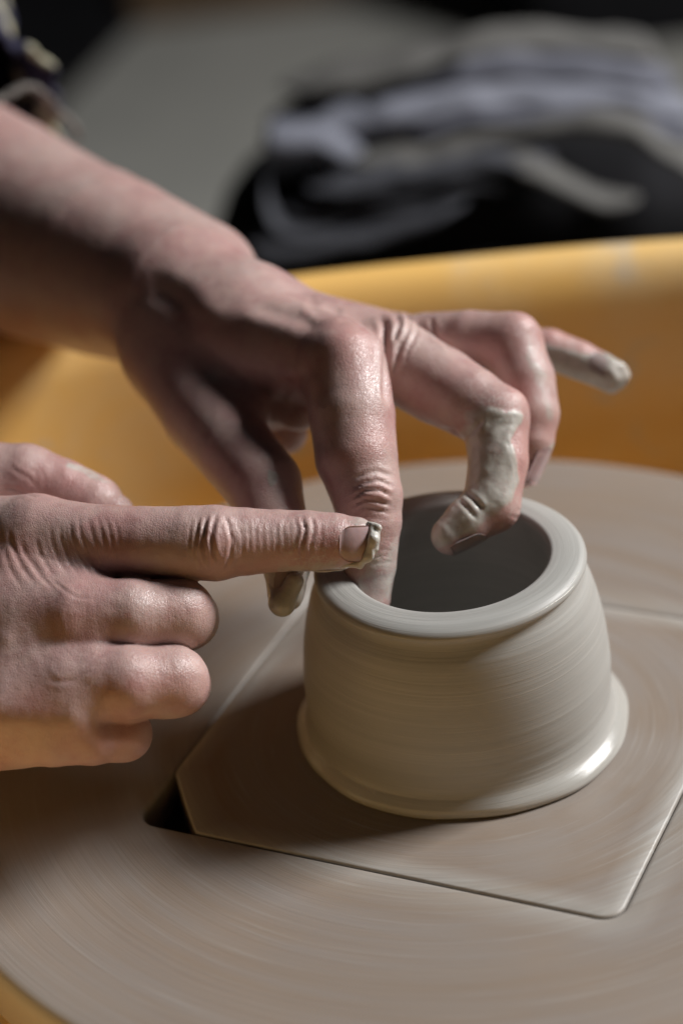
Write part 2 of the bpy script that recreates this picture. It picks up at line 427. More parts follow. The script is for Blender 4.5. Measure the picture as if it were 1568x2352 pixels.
def loops_mesh(name, loops, mat, parent=None, cap=None, edge=None):
    n = len(loops[0][0]); V = []; E = []
    for k, (L, z) in enumerate(loops):
        V.append(np.c_[L, np.full(n, z)]); E.append(np.full(n, edge[k] if edge else 0.0))
    V = np.vstack(V) * CM; E = np.concatenate(E)
    i = np.arange(len(loops) - 1)[:, None]; j = np.arange(n)[None]
    Fc = np.stack([i * n + j, i * n + (j + 1) % n, (i + 1) * n + (j + 1) % n, (i + 1) * n + j], -1).reshape(-1, 4)
    me = bpy.data.meshes.new(name)
    faces = Fc.tolist()
    if cap == 'last': faces.append([(len(loops) - 1) * n + q for q in range(n)])
    me.from_pydata(V.tolist(), [], faces); me.update()
    for p in me.polygons: p.use_smooth = True
    attr(me, 'edge', E)
    bm = bmesh.new(); bm.from_mesh(me); bmesh.ops.recalc_face_normals(bm, faces=bm.faces); bm.to_mesh(me); bm.free()
    return obj(name, me, mat, parent)
angs = np.arctan2(hole[:, 1], hole[:, 0])
def circ(r): return np.stack([r * np.cos(angs), r * np.sin(angs)], -1)
wheel = empty('wheel_head', (0, 0, -.015), 'wide round wheel head smeared with beige clay slip, under the square bat', 'potter\'s wheel')
RW = 13.45
loops = [(offset(hole, -.0), -1.05), (offset(hole, .0), -.16), (offset(hole, .02), -.08), (offset(hole, .07), -.02), (offset(hole, .14), 0.0), (offset(hole, .5), 0.0)]
edges = [0, .3, .45, .5, .45, .3]
for k, q in enumerate(np.linspace(.1, 1, 10)):
    loops.append((offset(hole, .5) * (1 - q) + circ(RW - .35) * q, 0.0)); edges.append(.0)
for a in np.linspace(0, 90, 6)[1:]:
    loops.append((circ(RW - .35 + .35 * math.sin(math.radians(a))), -.35 + .35 * math.cos(math.radians(a)))); edges.append(.25)
loops += [(circ(RW), -1.3), (circ(RW - .25), -1.6), (circ(3), -1.6)]; edges += [0, 0, 0]
wh = loops_mesh('disc', loops, M_wheel, wheel, None, edges)
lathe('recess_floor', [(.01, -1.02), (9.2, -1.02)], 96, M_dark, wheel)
lathe('wheel_shaft', [(.01, -1.5), (2.6, -1.5), (2.6, -1.9), (1.6, -2.2), (1.6, -5.0)], 48, M_dark, wheel)

bat_loop = resample(tn2w(rounded_poly([(-HS + 1.55, -HS), (HS, -HS), (HS, HS), (-HS, HS), (-HS, -HS + 2.0)], [.18, .5, .4, .4, .18], 6)), NL)
bl = [(bat_loop, -1.0), (bat_loop, -.07), (offset(bat_loop, -.02), 0.0), (offset(bat_loop, -.06), BT - .02), (offset(bat_loop, -.12), BT), (offset(bat_loop, -.3), BT)]
be = [0, .6, .8, .85, .75, .5]
bl[-1] = (offset(bat_loop, -.12) * .97, BT)
for q in (.9, .8, .65, .5, .35, .2, .08): bl.append((offset(bat_loop, -.12) * q, BT)); be.append(0)
batR = empty('square_bat', (0, 0, 0), 'square board with one clipped corner set flush in the wheel, under the clay pot', 'bat')
loops_mesh('board', bl, M_bat, batR, 'last', be)

# specks and crumbs of clay thrown on the wheel (real thin splashes)
def splat(name, x, y, z, rx, ry, ang, h, mat, seed, parent=None):
    g = np.random.RandomState(seed); n = 40; t = np.linspace(0, 2 * np.pi, n, endpoint=False)
    rr = 1 + .18 * np.sin(3 * t + g.rand() * 6) + .12 * np.sin(5 * t + g.rand() * 6)
    V = []
    for k, (q, hh) in enumerate(((1, 0), (.93, .5), (.75, .85), (.4, 1), (.02, 1))):
        X = rx * q * rr * np.cos(t); Y = ry * q * rr * np.sin(t)
        V.append(np.c_[x + X * math.cos(ang) - Y * math.sin(ang), y + X * math.sin(ang) + Y * math.cos(ang), np.full(n, z + h * hh)])
    V = np.vstack(V) * CM; i = np.arange(4)[:, None]; j = np.arange(n)[None]
    Fc = np.stack([i * n + j, i * n + (j + 1) % n, (i + 1) * n + (j + 1) % n, (i + 1) * n + j], -1).reshape(-1, 4)
    return obj(name, mesh_from(name, V, Fc), mat, parent)
splat('slip_splash', 1.0, -9.35, -.014, .55, .16, .12, .012, M_slip, 1, wheel)
splat('slip_splash', 9.1, 2.5, -.014, .5, .14, 1.3, .01, M_slip, 4, wheel)

# ------------------------------------------------------------------ splash pan
pan = empty('splash_pan', (0, 0, -.05), 'yellow plastic splash pan with rolled lip, around the wheel', 'splash pan')
def pan_wob(prof, t):
    r, z = prof[:, 0][:, None], prof[:, 1][:, None]
    S = ((np.abs(np.cos(t)) / 22.0) ** 2.8 + (np.abs(np.sin(t)) / 17.9) ** 2.8) ** (-1 / 2.8)
    return (S - 19.3) * np.clip((r - 3) / 14, 0, 1), 0.35 + 0.0 * np.sin(t * 2 + 1) + 0 * r
PZ = 4.1
ip = [(2.9, -4.1), (8, -4.2), (14.0, -4.3), (16.3, -4.1), (17.3, -3.2), (17.7, -1), (18.0, 1.2), (18.15, 2.2), (18.3, 2.9), (18.6, 3.5), (19.0, 3.92), (19.5, 4.1), (20.0, 3.98), (20.3, 3.5), (20.35, 2.8),
      (19.7, 2.7), (19.5, 3.3), (19.2, 3.6), (18.9, 3.5), (18.7, 3.0), (18.5, 1.2), (18.1, -1.2), (17.8, -3.4), (16.7, -4.6), (14, -4.75), (3, -4.6)]
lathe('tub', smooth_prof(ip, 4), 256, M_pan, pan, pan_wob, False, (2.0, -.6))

# ------------------------------------------------------------------ implicit surfaces (hands)
def smin(a, b, k):
    h = np.maximum(k - np.abs(a - b), 0) / k
    return np.minimum(a, b) - h * h * k * .25
def cone(P, a, b, ra, rb, fl=None):
    pa = P - a; ba = b - a
    if fl is not None:
        n, kf = fl; pa = pa + np.outer(pa @ n * (kf - 1), n); ba = ba + n * (ba @ n) * (kf - 1)
    h = np.clip(pa @ ba / (ba @ ba), 0, 1)
    return np.sqrt(((pa - h[:, None] * ba) ** 2).sum(1)) - (ra + (rb - ra) * h)
def ball(P, c, r): return np.sqrt(((P - c) ** 2).sum(1)) - r
def ellip(P, c, axes, rad):
    q = (P - c) @ np.asarray(axes).T / np.asarray(rad)
    k0 = np.sqrt((q ** 2).sum(1)); k1 = np.sqrt(((q / np.asarray(rad)) ** 2).sum(1)) + 1e-9
    return k0 * (k0 - 1) / k1
def chain(P, nodes, k=.18, fl=None):
    f = None; last = None
    for (x, y, d, r), (x2, y2, d2, r2) in zip(nodes[:-1], nodes[1:]):
        a, b_ = at(x, y, d), at(x2, y2, d2); T = (b_ - a) / np.linalg.norm(b_ - a)
        c = cone(P, a, b_, r, r2, fl)
        kk = k if last is None else .03 + k * (1 - max(0, float(T @ last))) ** .5      # soft at bends, no swelling on straight runs
        f = c if f is None else smin(f, c, kk)
        last = T
    return f

def polygonise(sdf, lo, hi, h):
    lo = np.array(lo, float); n = np.ceil((np.array(hi) - lo) / h / 8).astype(int) * 8 + 1
    B = 8; nb = (n - 1) // B
    cx = [lo[i] + (np.arange(nb[i]) + .5) * B * h for i in range(3)]
    G = np.stack(np.meshgrid(*cx, indexing='ij'), -1).reshape(-1, 3)
    f = sdf(G); act = np.abs(f) < B * h * .87 * 1.35 + .1
    Fd = np.repeat(np.repeat(np.repeat(f.reshape(nb), B, 0), B, 1), B, 2).astype(np.float32)
    Fd = np.pad(Fd, ((0, 1),) * 3, mode='edge')
    idx = np.argwhere(act.reshape(nb))
    off = np.stack(np.meshgrid(*(np.arange(B + 1),) * 3, indexing='ij'), -1).reshape(-1, 3)
    for s in range(0, len(idx), 600):
        I = (idx[s:s + 600, None] * B + off[None]).reshape(-1, 3)
        Fd[I[:, 0], I[:, 1], I[:, 2]] = sdf(lo + I * h)
    S = Fd < 0
    c = S[:-1, :-1, :-1]; allin = c.copy(); anyin = c.copy()
    for dx in (0, 1):
        for dy in (0, 1):
            for dz in (0, 1):
                q = S[dx:dx + S.shape[0] - 1, dy:dy + S.shape[1] - 1, dz:dz + S.shape[2] - 1]
                allin &= q; anyin |= q
    cells = np.argwhere(anyin & ~allin)
    vid = -np.ones(c.shape, dtype=np.int32); vid[tuple(cells.T)] = np.arange(len(cells))
    cor = [(0, 0, 0), (1, 0, 0), (0, 1, 0), (1, 1, 0), (0, 0, 1), (1, 0, 1), (0, 1, 1), (1, 1, 1)]
    val = [Fd[cells[:, 0] + a, cells[:, 1] + b_, cells[:, 2] + e] for a, b_, e in cor]
    acc = np.zeros((len(cells), 3)); cnt = np.zeros(len(cells))
    for i in range(8):
        for ax in range(3):
            if cor[i][ax]: continue
            e = list(cor[i]); e[ax] = 1; j = cor.index(tuple(e))
            mk = (val[i] < 0) != (val[j] < 0); t = val[i] / (val[i] - val[j] + 1e-12)
            p = np.tile(np.array(cor[i], float), (len(cells), 1)); p[:, ax] = t
            acc[mk] += p[mk]; cnt[mk] += 1
    V = lo + (cells + acc / cnt[:, None]) * h
    Q = []
    for ax in range(3):
        u, w = [(1, 2), (2, 0), (0, 1)][ax]
        sl = [slice(1, -1)] * 3; sl[ax] = slice(0, -1); sl2 = [slice(1, -1)] * 3; sl2[ax] = slice(1, None)
        a, b_ = S[tuple(sl)], S[tuple(sl2)]
        e = np.argwhere(a != b_); base = e + 1; base[:, ax] -= 1
        flip = a[tuple(e.T)]
        def cell(du, dw):
            q = base.copy(); q[:, u] -= du; q[:, w] -= dw; return vid[q[:, 0], q[:, 1], q[:, 2]]
        q = np.stack([cell(1, 1), cell(0, 1), cell(0, 0), cell(1, 0)], -1)
        q[~flip] = q[~flip][:, ::-1]
        Q.append(q)
    Q = np.vstack(Q); Q = Q[(Q >= 0).all(1)]
    # relax, then pull back on to the surface
    E = np.vstack([Q[:, [0, 1]], Q[:, [1, 2]], Q[:, [2, 3]], Q[:, [3, 0]]])
    deg = np.bincount(E[:, 0], minlength=len(V)) + np.bincount(E[:, 1], minlength=len(V))
    def lap(X):
        out = np.zeros_like(X)
        for k in range(X.shape[1]):
            out[:, k] = np.bincount(E[:, 0], X[E[:, 1], k], len(V)) + np.bincount(E[:, 1], X[E[:, 0], k], len(V))
        return out / np.maximum(deg, 1)[:, None]
    V = .4 * V + .6 * lap(V)
    lab = np.arange(len(V))                      # keep the one big piece
    while True:
        l2 = lab.copy(); np.minimum.at(l2, E[:, 0], lab[E[:, 1]]); np.minimum.at(l2, E[:, 1], lab[E[:, 0]]); l2 = l2[l2]; l2 = l2[l2]
        if (l2 == lab).all(): break
        lab = l2
    cnts = np.bincount(lab, minlength=len(V)); big = cnts.argmax()
    print('pieces', sorted(cnts[cnts > 0])[-4:])
    if cnts[big] < len(V):
        keep = lab == big; Q = Q[keep[Q[:, 0]]]; V, Q = V[keep], (np.cumsum(keep) - 1)[Q]
        E = np.vstack([Q[:, [0, 1]], Q[:, [1, 2]], Q[:, [2, 3]], Q[:, [3, 0]]])
    g, fv = grad(sdf, V, h * .6)
    V = V - g * np.clip(fv, -h, h)[:, None]
    g, fv = grad(sdf, V, h * .6)
    return V, Q, g, lap
def grad(sdf, V, e):
    fv = sdf(V); g = np.zeros_like(V)
    for k in range(3):
        d = np.zeros(3); d[k] = e; g[:, k] = (sdf(V + d) - sdf(V - d)) / (2 * e)
    g /= np.linalg.norm(g, axis=1)[:, None] + 1e-9
    return g, fv

def scr(V): return 784 + FPX * V[:, 0] / V[:, 2], 1176 - FPX * V[:, 1] / V[:, 2]
def dline(x, y, pts):
    best = np.full(len(x), 1e9); s = np.zeros(len(x)); side = np.zeros(len(x)); L = 0
    tot = sum(math.dist(a, b_) for a, b_ in zip(pts[:-1], pts[1:]))
    for (ax, ay), (bx, by) in zip(pts[:-1], pts[1:]):
        l = math.hypot(bx - ax, by - ay); h = np.clip(((x - ax) * (bx - ax) + (y - ay) * (by - ay)) / l / l, 0, 1)
        dd = np.hypot(x - ax - h * (bx - ax), y - ay - h * (by - ay)); mk = dd < best
        best[mk] = dd[mk]; s[mk] = (L + h[mk] * l) / tot; L += l
    return best, s
def inpoly(x, y, pts, soft):
    """1 inside, 0 outside, soft border (px)"""
    ins = np.zeros(len(x), bool); n = len(pts)
    for i in range(n):
        (ax, ay), (bx, by) = pts[i - 1], pts[i]
        cnd = ((ay > y) != (by > y)) & (x < (bx - ax) * (y - ay) / (by - ay + 1e-9) + ax); ins ^= cnd
    d, _ = dline(x, y, list(pts) + [pts[0]])
    return np.clip(.5 + np.where(ins, d, -d) / soft, 0, 1)
def sm(a): a = np.clip(a, 0, 1); return a * a * (3 - 2 * a)

class Hand:
    def __init__(s, sdf, lo, hi, h, fingers):
        s.sdf = sdf; s.V, s.Q, s.N, s.lap = polygonise(sdf, lo, hi, h)
        s.x, s.y = scr(s.V); s.face = np.clip(-s.N[:, 2] * 2.2 + .25, 0, 1)       # faces the side that is seen
        s.disp = np.zeros(len(s.V)); s.clay = np.zeros(len(s.V)); s.red = np.zeros(len(s.V)); s.film = np.zeros(len(s.V))
        s.arc = np.zeros(len(s.V)); s.ang = np.zeros(len(s.V)); s.trans = np.zeros(len(s.V)); s.fid = -np.ones(len(s.V), int)
        best = np.full(len(s.V), 1e9)
        for fi, (nodes, dors, start) in enumerate(fingers):
            L = 0; dors = np.array(dors, float)
            for k, (a, b_) in enumerate(zip(nodes[:-1], nodes[1:])):
                A, B = at(*a[:3]), at(*b_[:3]); ba = B - A; l = np.linalg.norm(ba); t = (s.V - A) @ ba / l / l; hh = np.clip(t, 0, 1)
                dd = np.linalg.norm(s.V - A - hh[:, None] * ba, axis=1) - (a[3] + (b_[3] - a[3]) * hh)
                mk = dd < best; best[mk] = dd[mk]; s.fid[mk] = fi
                arcv = L + t * l; T = ba / l; D = dors - T * (dors @ T); D /= np.linalg.norm(D); X = np.cross(T, D)
                r = s.V - A - hh[:, None] * ba
                s.arc[mk] = arcv[mk] + fi * 31.7; s.ang[mk] = np.arctan2(r @ X, r @ D)[mk]
                s.trans[mk] = (sm((arcv - start) / 1.2) * sm((.35 - dd) / .2))[mk]; L += l
        s.best = best
    def groove(s, pts, w, depth, ends=.12, ridge=0.0, fid=None):
        """crease of half width w px and depth cm along a traced line, with raised lips"""
        jx = s.x + 3 * vnoise(s.V * 2.2, 11); jy = s.y + 3 * vnoise(s.V * 2.2, 12)
        d, t = dline(jx, jy, pts); fade = sm(t / ends) * sm((1 - t) / ends) * s.face
        if fid is not None: fade = fade * (s.fid == fid)
        s.disp -= depth * np.exp(-(d / w) ** 2) * fade
        s.disp += (depth * .45 + ridge) * np.exp(-((d - 2.3 * w) / (1.2 * w)) ** 2) * fade
    def bulge(s, cx, cy, rx, ry, h, ang=0, fid=None):
        c, si = math.cos(ang), math.sin(ang); dx, dy = s.x - cx, s.y - cy
        q = ((dx * c + dy * si) / rx) ** 2 + ((-dx * si + dy * c) / ry) ** 2
        a = h * np.exp(-q) * s.face
        if fid is not None: a = a * (s.fid == fid)
        s.disp += a
    def paint(s, arr, pts, soft, val=1.0, nz=0, fid=None, ns=3.0):
        x = s.x + nz * fbm(s.V, ns, 3, 5); y = s.y + nz * fbm(s.V, ns, 3, 9)
        a = inpoly(x, y, pts, soft) * val * np.clip(s.face * 1.5, 0, 1)
        if fid is not None: a = a * (s.fid == fid)
        arr[:] = np.maximum(arr, a)
    def blob(s, arr, cx, cy, rx, ry, val, fid=None):
        a = val * np.exp(-((s.x - cx) / rx) ** 2 - ((s.y - cy) / ry) ** 2)
        if fid is not None: a = a * (s.fid == fid)
        arr[:] = np.maximum(arr, a)
    def build(s, name, mat, parent):
        V = s.V + s.N * s.disp[:, None]
        me = mesh_from(name, (to_world(V)) * CM, s.Q)
        for k in ('clay', 'red', 'film', 'arc', 'ang', 'trans'): attr(me, k, getattr(s, k))
        return obj(name, me, mat, parent)
    def drop(s, O, D, far=1.6):
        """distance along D from each origin O to the surface"""
        t = np.zeros(len(O))
        for _ in range(30):
            f = s.sdf(O + t[:, None] * D); t = np.clip(t + f * .8, -far, far)
        return t

def plate(hand, name, tip, back, dors, w, length, mat, parent, lift=.028, thick=.03, curve=.05, setback=.06, taper=.88):
    """a nail: rounded sheet laid over the fingertip; tip/back are (px,py,d) on the bone, dors is its outward side"""
    T = at(*tip) - at(*back); T /= np.linalg.norm(T); D = np.array(dors, float); D -= T * (D @ T); D /= np.linalg.norm(D); X = np.cross(D, T)
    nu, nvv = 21, 25; u = np.linspace(-1, 1, nu); v = np.linspace(0, 1, nvv)
    U_, V_ = np.meshgrid(u, v, indexing='ij')
    # rounded outline
    rnd = np.where(V_ < .3, np.sqrt(np.clip(1 - ((.3 - V_) / .3) ** 2 * .75, 0, 1)), 1.0) * np.where(V_ > .75, np.sqrt(np.clip(1 - ((V_ - .75) / .25) ** 2 * .55, 0, 1)), 1.0)
    wid = w * rnd * (taper + (1 - taper) * V_)
    ang = U_ * 1.0
    O = at(*tip) + T * ((V_ - 1) * length + setback)[..., None]
    R0 = np.sin(ang)[..., None] * X + np.cos(ang)[..., None] * D
    # march from outside, along the down direction
    Pst = O + X * (wid * U_)[..., None] + D * 1.5
    Pf = Pst.reshape(-1, 3); Dn = np.tile(-D, (len(Pf), 1)); t = hand.drop(Pf, Dn, 2.2)
    Sf = (Pf + Dn * t[:, None]).reshape(nu, nvv, 3)
    hgt = ((Sf - O) @ D)
    mid = hgt[nu // 2].copy(); k = np.polyfit(v, mid, 2); mid = np.polyval(k, v)
    H_ = mid[None] - curve * (U_ ** 2) * 1.0 - (w * .42) * (1 - np.sqrt(np.clip(1 - (U_ * .8) ** 2, 0, 1)))
    H_ = np.maximum(H_, hgt - .01) + lift
    top = O + X * (wid * U_)[..., None] + D * H_[..., None]
    bot = top - D * thick
    A = top.reshape(-1, 3); B = bot.reshape(-1, 3); n = nu * nvv
    id_ = np.arange(n).reshape(nu, nvv)
    f = np.stack([id_[:-1, :-1], id_[1:, :-1], id_[1:, 1:], id_[:-1, 1:]], -1).reshape(-1, 4)
    rim = list(id_[:, 0]) + list(id_[-1, 1:]) + list(id_[-2::-1, -1]) + list(id_[0, -2:0:-1])
    side = [[rim[i], rim[(i + 1) % len(rim)], rim[(i + 1) % len(rim)] + n, rim[i] + n] for i in range(len(rim))]
    Fc = np.vstack([f, f[:, ::-1] + n, np.array(side)])
    return obj(name, mesh_from(name, to_world(np.vstack([A, B])) * CM, Fc), mat, parent)

def lump(name, sdf, lo, hi, h, mat, parent):
    V, Q, N, _ = polygonise(sdf, lo, hi, h)
    return obj(name, mesh_from(name, to_world(V) * CM, Q), mat, parent)
def around(P, r): P = np.array(P); return P - r, P + r

person = empty('person', (-.10, .12, .05), 'potter\'s two bare forearms and clay-smeared hands shaping the pot, patterned sleeve', 'person')

# ------------------------------------------------------------------ left arm and hand (above the pot)
L_idx = [(790, 845, 57.9, 1.05), (808, 960, 57.3, 1.03), (818, 1050, 57.0, .98), (843, 1140, 56.8, .84), (850, 1200, 56.75, .74), (850, 1300, 56.8, .61), (842, 1375, 56.85, .56), (834, 1440, 57.0, .47)]
L_mid = [(905, 825, 59.4, 1.02), (1010, 886, 58.9, .97), (1078, 924, 58.4, .88), (1137, 962, 58.0, .81), (1144, 1060, 57.6, .72), (1128, 1160, 57.3, .68), (1075, 1198, 57.1, .58), (1034, 1230, 57.0, .46)]
L_rng = [(985, 800, 61.2, .92), (1080, 785, 60.4, .80), (1172, 792, 59.9, .80), (1205, 870, 59.6, .74), (1218, 950, 59.4, .72), (1216, 1010, 59.3, .60), (1202, 1082, 59.3, .42)]
L_pin = [(1060, 820, 62.6, .8), (1190, 800, 62.2, .60), (1262, 802, 62.0, .52), (1330, 828, 61.8, .50), (1402, 862, 61.6, .43)]
L_thm = [(405, 800, 62.0, 1.42), (478, 945, 60.1, 1.18), (545, 1040, 58.6, .98), (604, 1112, 57.7, .93), (640, 1230, 56.9, .74), (658, 1300, 56.5, .55), (656, 1362, 56.35, .44)]
L_arm = [(-700, 120, 80, 3.9), (-330, 350, 76, 3.6), (-20, 508, 71.0, 3.15), (240, 612, 66.3, 2.45), (430, 690, 63.2, 1.95)]
wr_n = np.array([.25, -.55, .75]); wr_n /= np.linalg.norm(wr_n)
def sdf_left(P):
    arm = chain(P, L_arm, .5)
    uln = cone(P, at(250, 520, 67, ), at(488, 616, 64.2), 1.15, 1.0)
    arm = smin(arm, uln, .9)
    carp = cone(P, at(410, 700, 62.8), at(560, 740, 61.3), 1.85, 1.55)
    arm = smin(arm, carp, .7)
    mc = smin(cone(P, at(520, 775, 61.0), at(765, 830, 58.6), 1.45, 1.08), cone(P, at(540, 740, 61.8), at(878, 800, 60.0), 1.35, .86), .5)
    mc = smin(mc, cone(P, at(540, 740, 62.5), at(960, 805, 61.6), 1.25, .78), .4)
    mc = smin(mc, cone(P, at(520, 760, 63.2), at(1030, 835, 62.8), 1.25, .75), .4)
    heel = cone(P, at(430, 830, 62.4), at(620, 900, 60.8), 1.3, .9)
    palm = smin(smin(arm, mc, .6), heel, .5)
    palm = smin(palm, cone(P, at(600, 880, 62.0), at(655, 990, 61.8), .8, .55), .3)   # hypothenar behind the thumb
    thm = chain(P, L_thm, .25)
    palm = smin(palm, cone(P, at(470, 750, 61.9), at(600, 870, 60.5), 1.45, 1.0), .6)
    f = smin(palm, thm, .7)
    gs = [smin(palm, chain(P, L_idx, .22), .42), smin(palm, chain(P, L_mid, .18), .38), smin(palm, chain(P, L_rng, .18), .3), smin(palm, chain(P, L_pin, .18), .3)]
    gs[0] = smin(gs[0], cone(P, at(590, 850, 60.4), at(685, 935, 59.9), .85, .6), .5)
    web = ball(P, at(872, 850, 59.0), .55)
    gs[1] = smin(gs[1], web, .5)
    for g in gs: f = smin(f, g, .07)
    return f
out = (0.2, .6, -.75)
LH = Hand(sdf_left, (-16.5, -3.0, 54.8), (8.2, 14.2, 79), .06,
          [(L_idx, (.45, .15, -.9), 1.0), (L_mid, (.75, .55, -.1), 1.5), (L_rng, (.8, .5, 0), 1.5), (L_pin, (.3, 1, 0), 1.0), (L_thm, (-.2, 0, -1), 3.5)])
# PIP folds of the index finger
for k, (yy, bow, w, dp) in enumerate(((1085, 10, 4, .03), (1108, 8, 3.5, .04), (1128, 2, 4, .055), (1150, -8, 4, .05), (1168, -14, 3.2, .03), (1190, -10, 3, .015))):
    LH.groove([(806, yy + 18), (835, yy + bow * .3), (868, yy - bow * .4), (905, yy + 12)], w, dp * .9, .2, 0, 0)
for yy in (1262, 1275, 1290): LH.groove([(845, yy + 8), (880, yy), (908, yy + 4)], 3, .015, .2, 0, 0)
LH.bulge(865, 1128, 40, 26, .05, 0, 0)
# pleats at the knuckles
for pts, w, dp in (([(868, 715), (880, 745), (886, 800), (884, 880), (893, 940)], 7, .09), ([(905, 722), (915, 745), (905, 790)], 5, .06),
                   ([(940, 722), (935, 760), (915, 810), (900, 870)], 5, .05), ([(965, 735), (950, 775), (925, 830)], 4, .03), ([(700, 840), (680, 900), (690, 960)], 14, .06),
                   ([(660, 860), (650, 920), (668, 980)], 12, .05), ([(985, 725), (1005, 775), (1040, 800)], 5, .05), ([(700, 690), (730, 715), (790, 720)], 9, .06)):
    LH.groove(pts, w, dp, .2)
LH.bulge(800, 790, 70, 55, .10); LH.bulge(925, 745, 22, 40, .10); LH.bulge(1200, 905, 40, 34, .07, 0, 1); LH.bulge(1205, 735, 40, 30, .06, 0, 2)
LH.bulge(760, 712, 60, 18, .06, .2)
# thumb base tendon and wrist hollows
LH.groove([(560, 690), (660, 730), (760, 770)], 22, .05, .3); LH.groove([(330, 640), (420, 700), (450, 780)], 24, .06, .3)
LH.bulge(640, 745, 120, 22, .05, .22)
# bent-joint creases of the middle finger (palm side) and its fingertip
for pts, w, dp in (([(1000, 985), (1040, 990), (1068, 1018)], 6, .06), ([(1062, 1012), (1090, 985), (1110, 960)], 6, .05), ([(1066, 1128), (1090, 1150), (1110, 1175)], 5, .05),
                   ([(1050, 1145), (1075, 1170), (1095, 1195)], 4, .03), ([(1180, 1170), (1200, 1172)], 2.5, .02), ([(1170, 1186), (1195, 1190)], 2.5, .02)):
    LH.groove(pts, w, dp, .25, 0, 1)
# redness
for a in ((800, 790, 60, 60, .55), (850, 1010, 45, 60, .75), (865, 1125, 45, 30, .6), (1195, 900, 35, 50, .9), (1195, 1050, 40, 120, .75), (1170, 1190, 40, 30, .9), (1200, 740, 40, 30, .6),
          (1270, 980, 40, 50, .8), (1150, 780, 70, 60, .5), (1280, 770, 60, 25, .8), (990, 1230, 25, 40, .5), (1340, 800, 40, 20, .7), (890, 740, 30, 40, .4), (720, 900, 40, 60, .3)):
    LH.blob(LH.red, *a)
# clay
c = LH.clay
LH.paint(c, [(1075, 950), (1110, 940), (1178, 952), (1176, 985), (1168, 1010), (1180, 1060), (1178, 1110), (1155, 1160), (1110, 1210), (1050, 1235), (1000, 1270), (970, 1230), (1040, 1150), (1055, 1060), (1060, 1000)], 26, .8, 12, 1)
LH.paint(c, [(1115, 945), (1192, 950), (1196, 972), (1172, 990), (1130, 985)], 5, 1, 8, 1)
LH.paint(c, [(1240, 785), (1290, 800), (1345, 815), (1385, 812), (1450, 815), (1460, 910), (1380, 910), (1250, 860)], 8, 1, 6, 3)
LH.paint(c, [(1250, 1035), (1300, 990), (1290, 1040), (1235, 1140), (1215, 1130), (1238, 1085)], 8, .8, 4, 2)
LH.paint(c, [(600, 1300), (720, 1290), (720, 1420), (610, 1420)], 10, .9, 8, 4)
LH.paint(c, [(615, 1075), (640, 1085), (632, 1110), (620, 1118), (612, 1100)], 5, .8, 4, 4)
LH.paint(c, [(830, 1265), (925, 1240), (925, 1400), (830, 1400)], 60, .5, 26, 0)
LH.paint(c, [(1215, 770), (1250, 850), (1275, 960), (1255, 975), (1235, 900), (1200, 820)], 12, .42, 8, 2)
# thickness of the clay, with a ridge along its edge on the middle finger
d, t = dline(LH.x + 4 * fbm(LH.V, 4, 2, 3), LH.y, [(1120, 962), (1186, 958), (1172, 992), (1164, 1020), (1176, 1060), (1180, 1095), (1166, 1135), (1140, 1170), (1108, 1192)])
mk = (LH.fid == 1) * LH.face
LH.disp += mk * .028 * np.exp(-((d - 5) / 7) ** 2) * sm(t * 8) * sm((1 - t) * 5)
LH.clay[:] = np.maximum(LH.clay, mk * np.exp(-((d - 2) / 9) ** 2) * .95 * sm(t * 8) * sm((1 - t) * 5))
LH.disp += sm(LH.clay * 1.6 - .5) * (.008 + .013 * fbm(LH.V, 5, 3, 21))
pk = (LH.fid == 3) * sm((LH.x - 1375) / 40); LH.disp += pk * (.03 + .05 * fbm(LH.V, 4.5, 3, 2))
# film of dried clay lines round the joints
for a in ((1120, 930, 90, 50, 1.0), (850, 1100, 90, 120, .45), (1180, 1180, 40, 60, .9), (870, 1270, 60, 70, .8), (1250, 830, 50, 120, .5), (930, 830, 60, 80, .35)): LH.blob(LH.film, *a)
LH.disp += .008 * fbm(LH.V, 1.6, 3, 40)
Lmesh = LH.build('arm', M_skin, person); Lmesh['label'] = 'left arm reaching over the pot, fingers coated with clay'
plate(LH, 'fingernail', (1402, 862, 61.6), (1330, 828, 61.8), (.1, .35, -1), .30, .62, M_naild, Lmesh, setback=.0)
plate(LH, 'fingernail', (1202, 1082, 59.3), (1216, 1010, 59.3), (.85, -.1, -.45), .42, .95, M_nail, Lmesh, setback=.28)
plate(LH, 'fingernail', (1034, 1230, 57.0), (1075, 1198, 57.1), (.45, -.9, -.35), .40, .85, M_naild, Lmesh, setback=.25)
plate(LH, 'fingernail', (656, 1362, 56.35), (658, 1300, 56.5), (-.15, -.1, -1), .22, .45, M_naild, Lmesh, setback=.02)
# wet glob of clay hanging on the thumb tip
def g1(P):
    f = cone(P, at(676, 1335, 55.95), at(650, 1388, 55.95), .22, .26)
    f = smin(f, ball(P, at(645, 1385, 56.0), .27), .2)
    f = smin(f, cone(P, at(628, 1345, 56.2), at(640, 1380, 56.1), .14, .2), .15)
    return f
lo, hi = around(at(655, 1365, 56.0), .85)
lump('clay_glob', g1, lo, hi, .03, M_slipd, Lmesh)

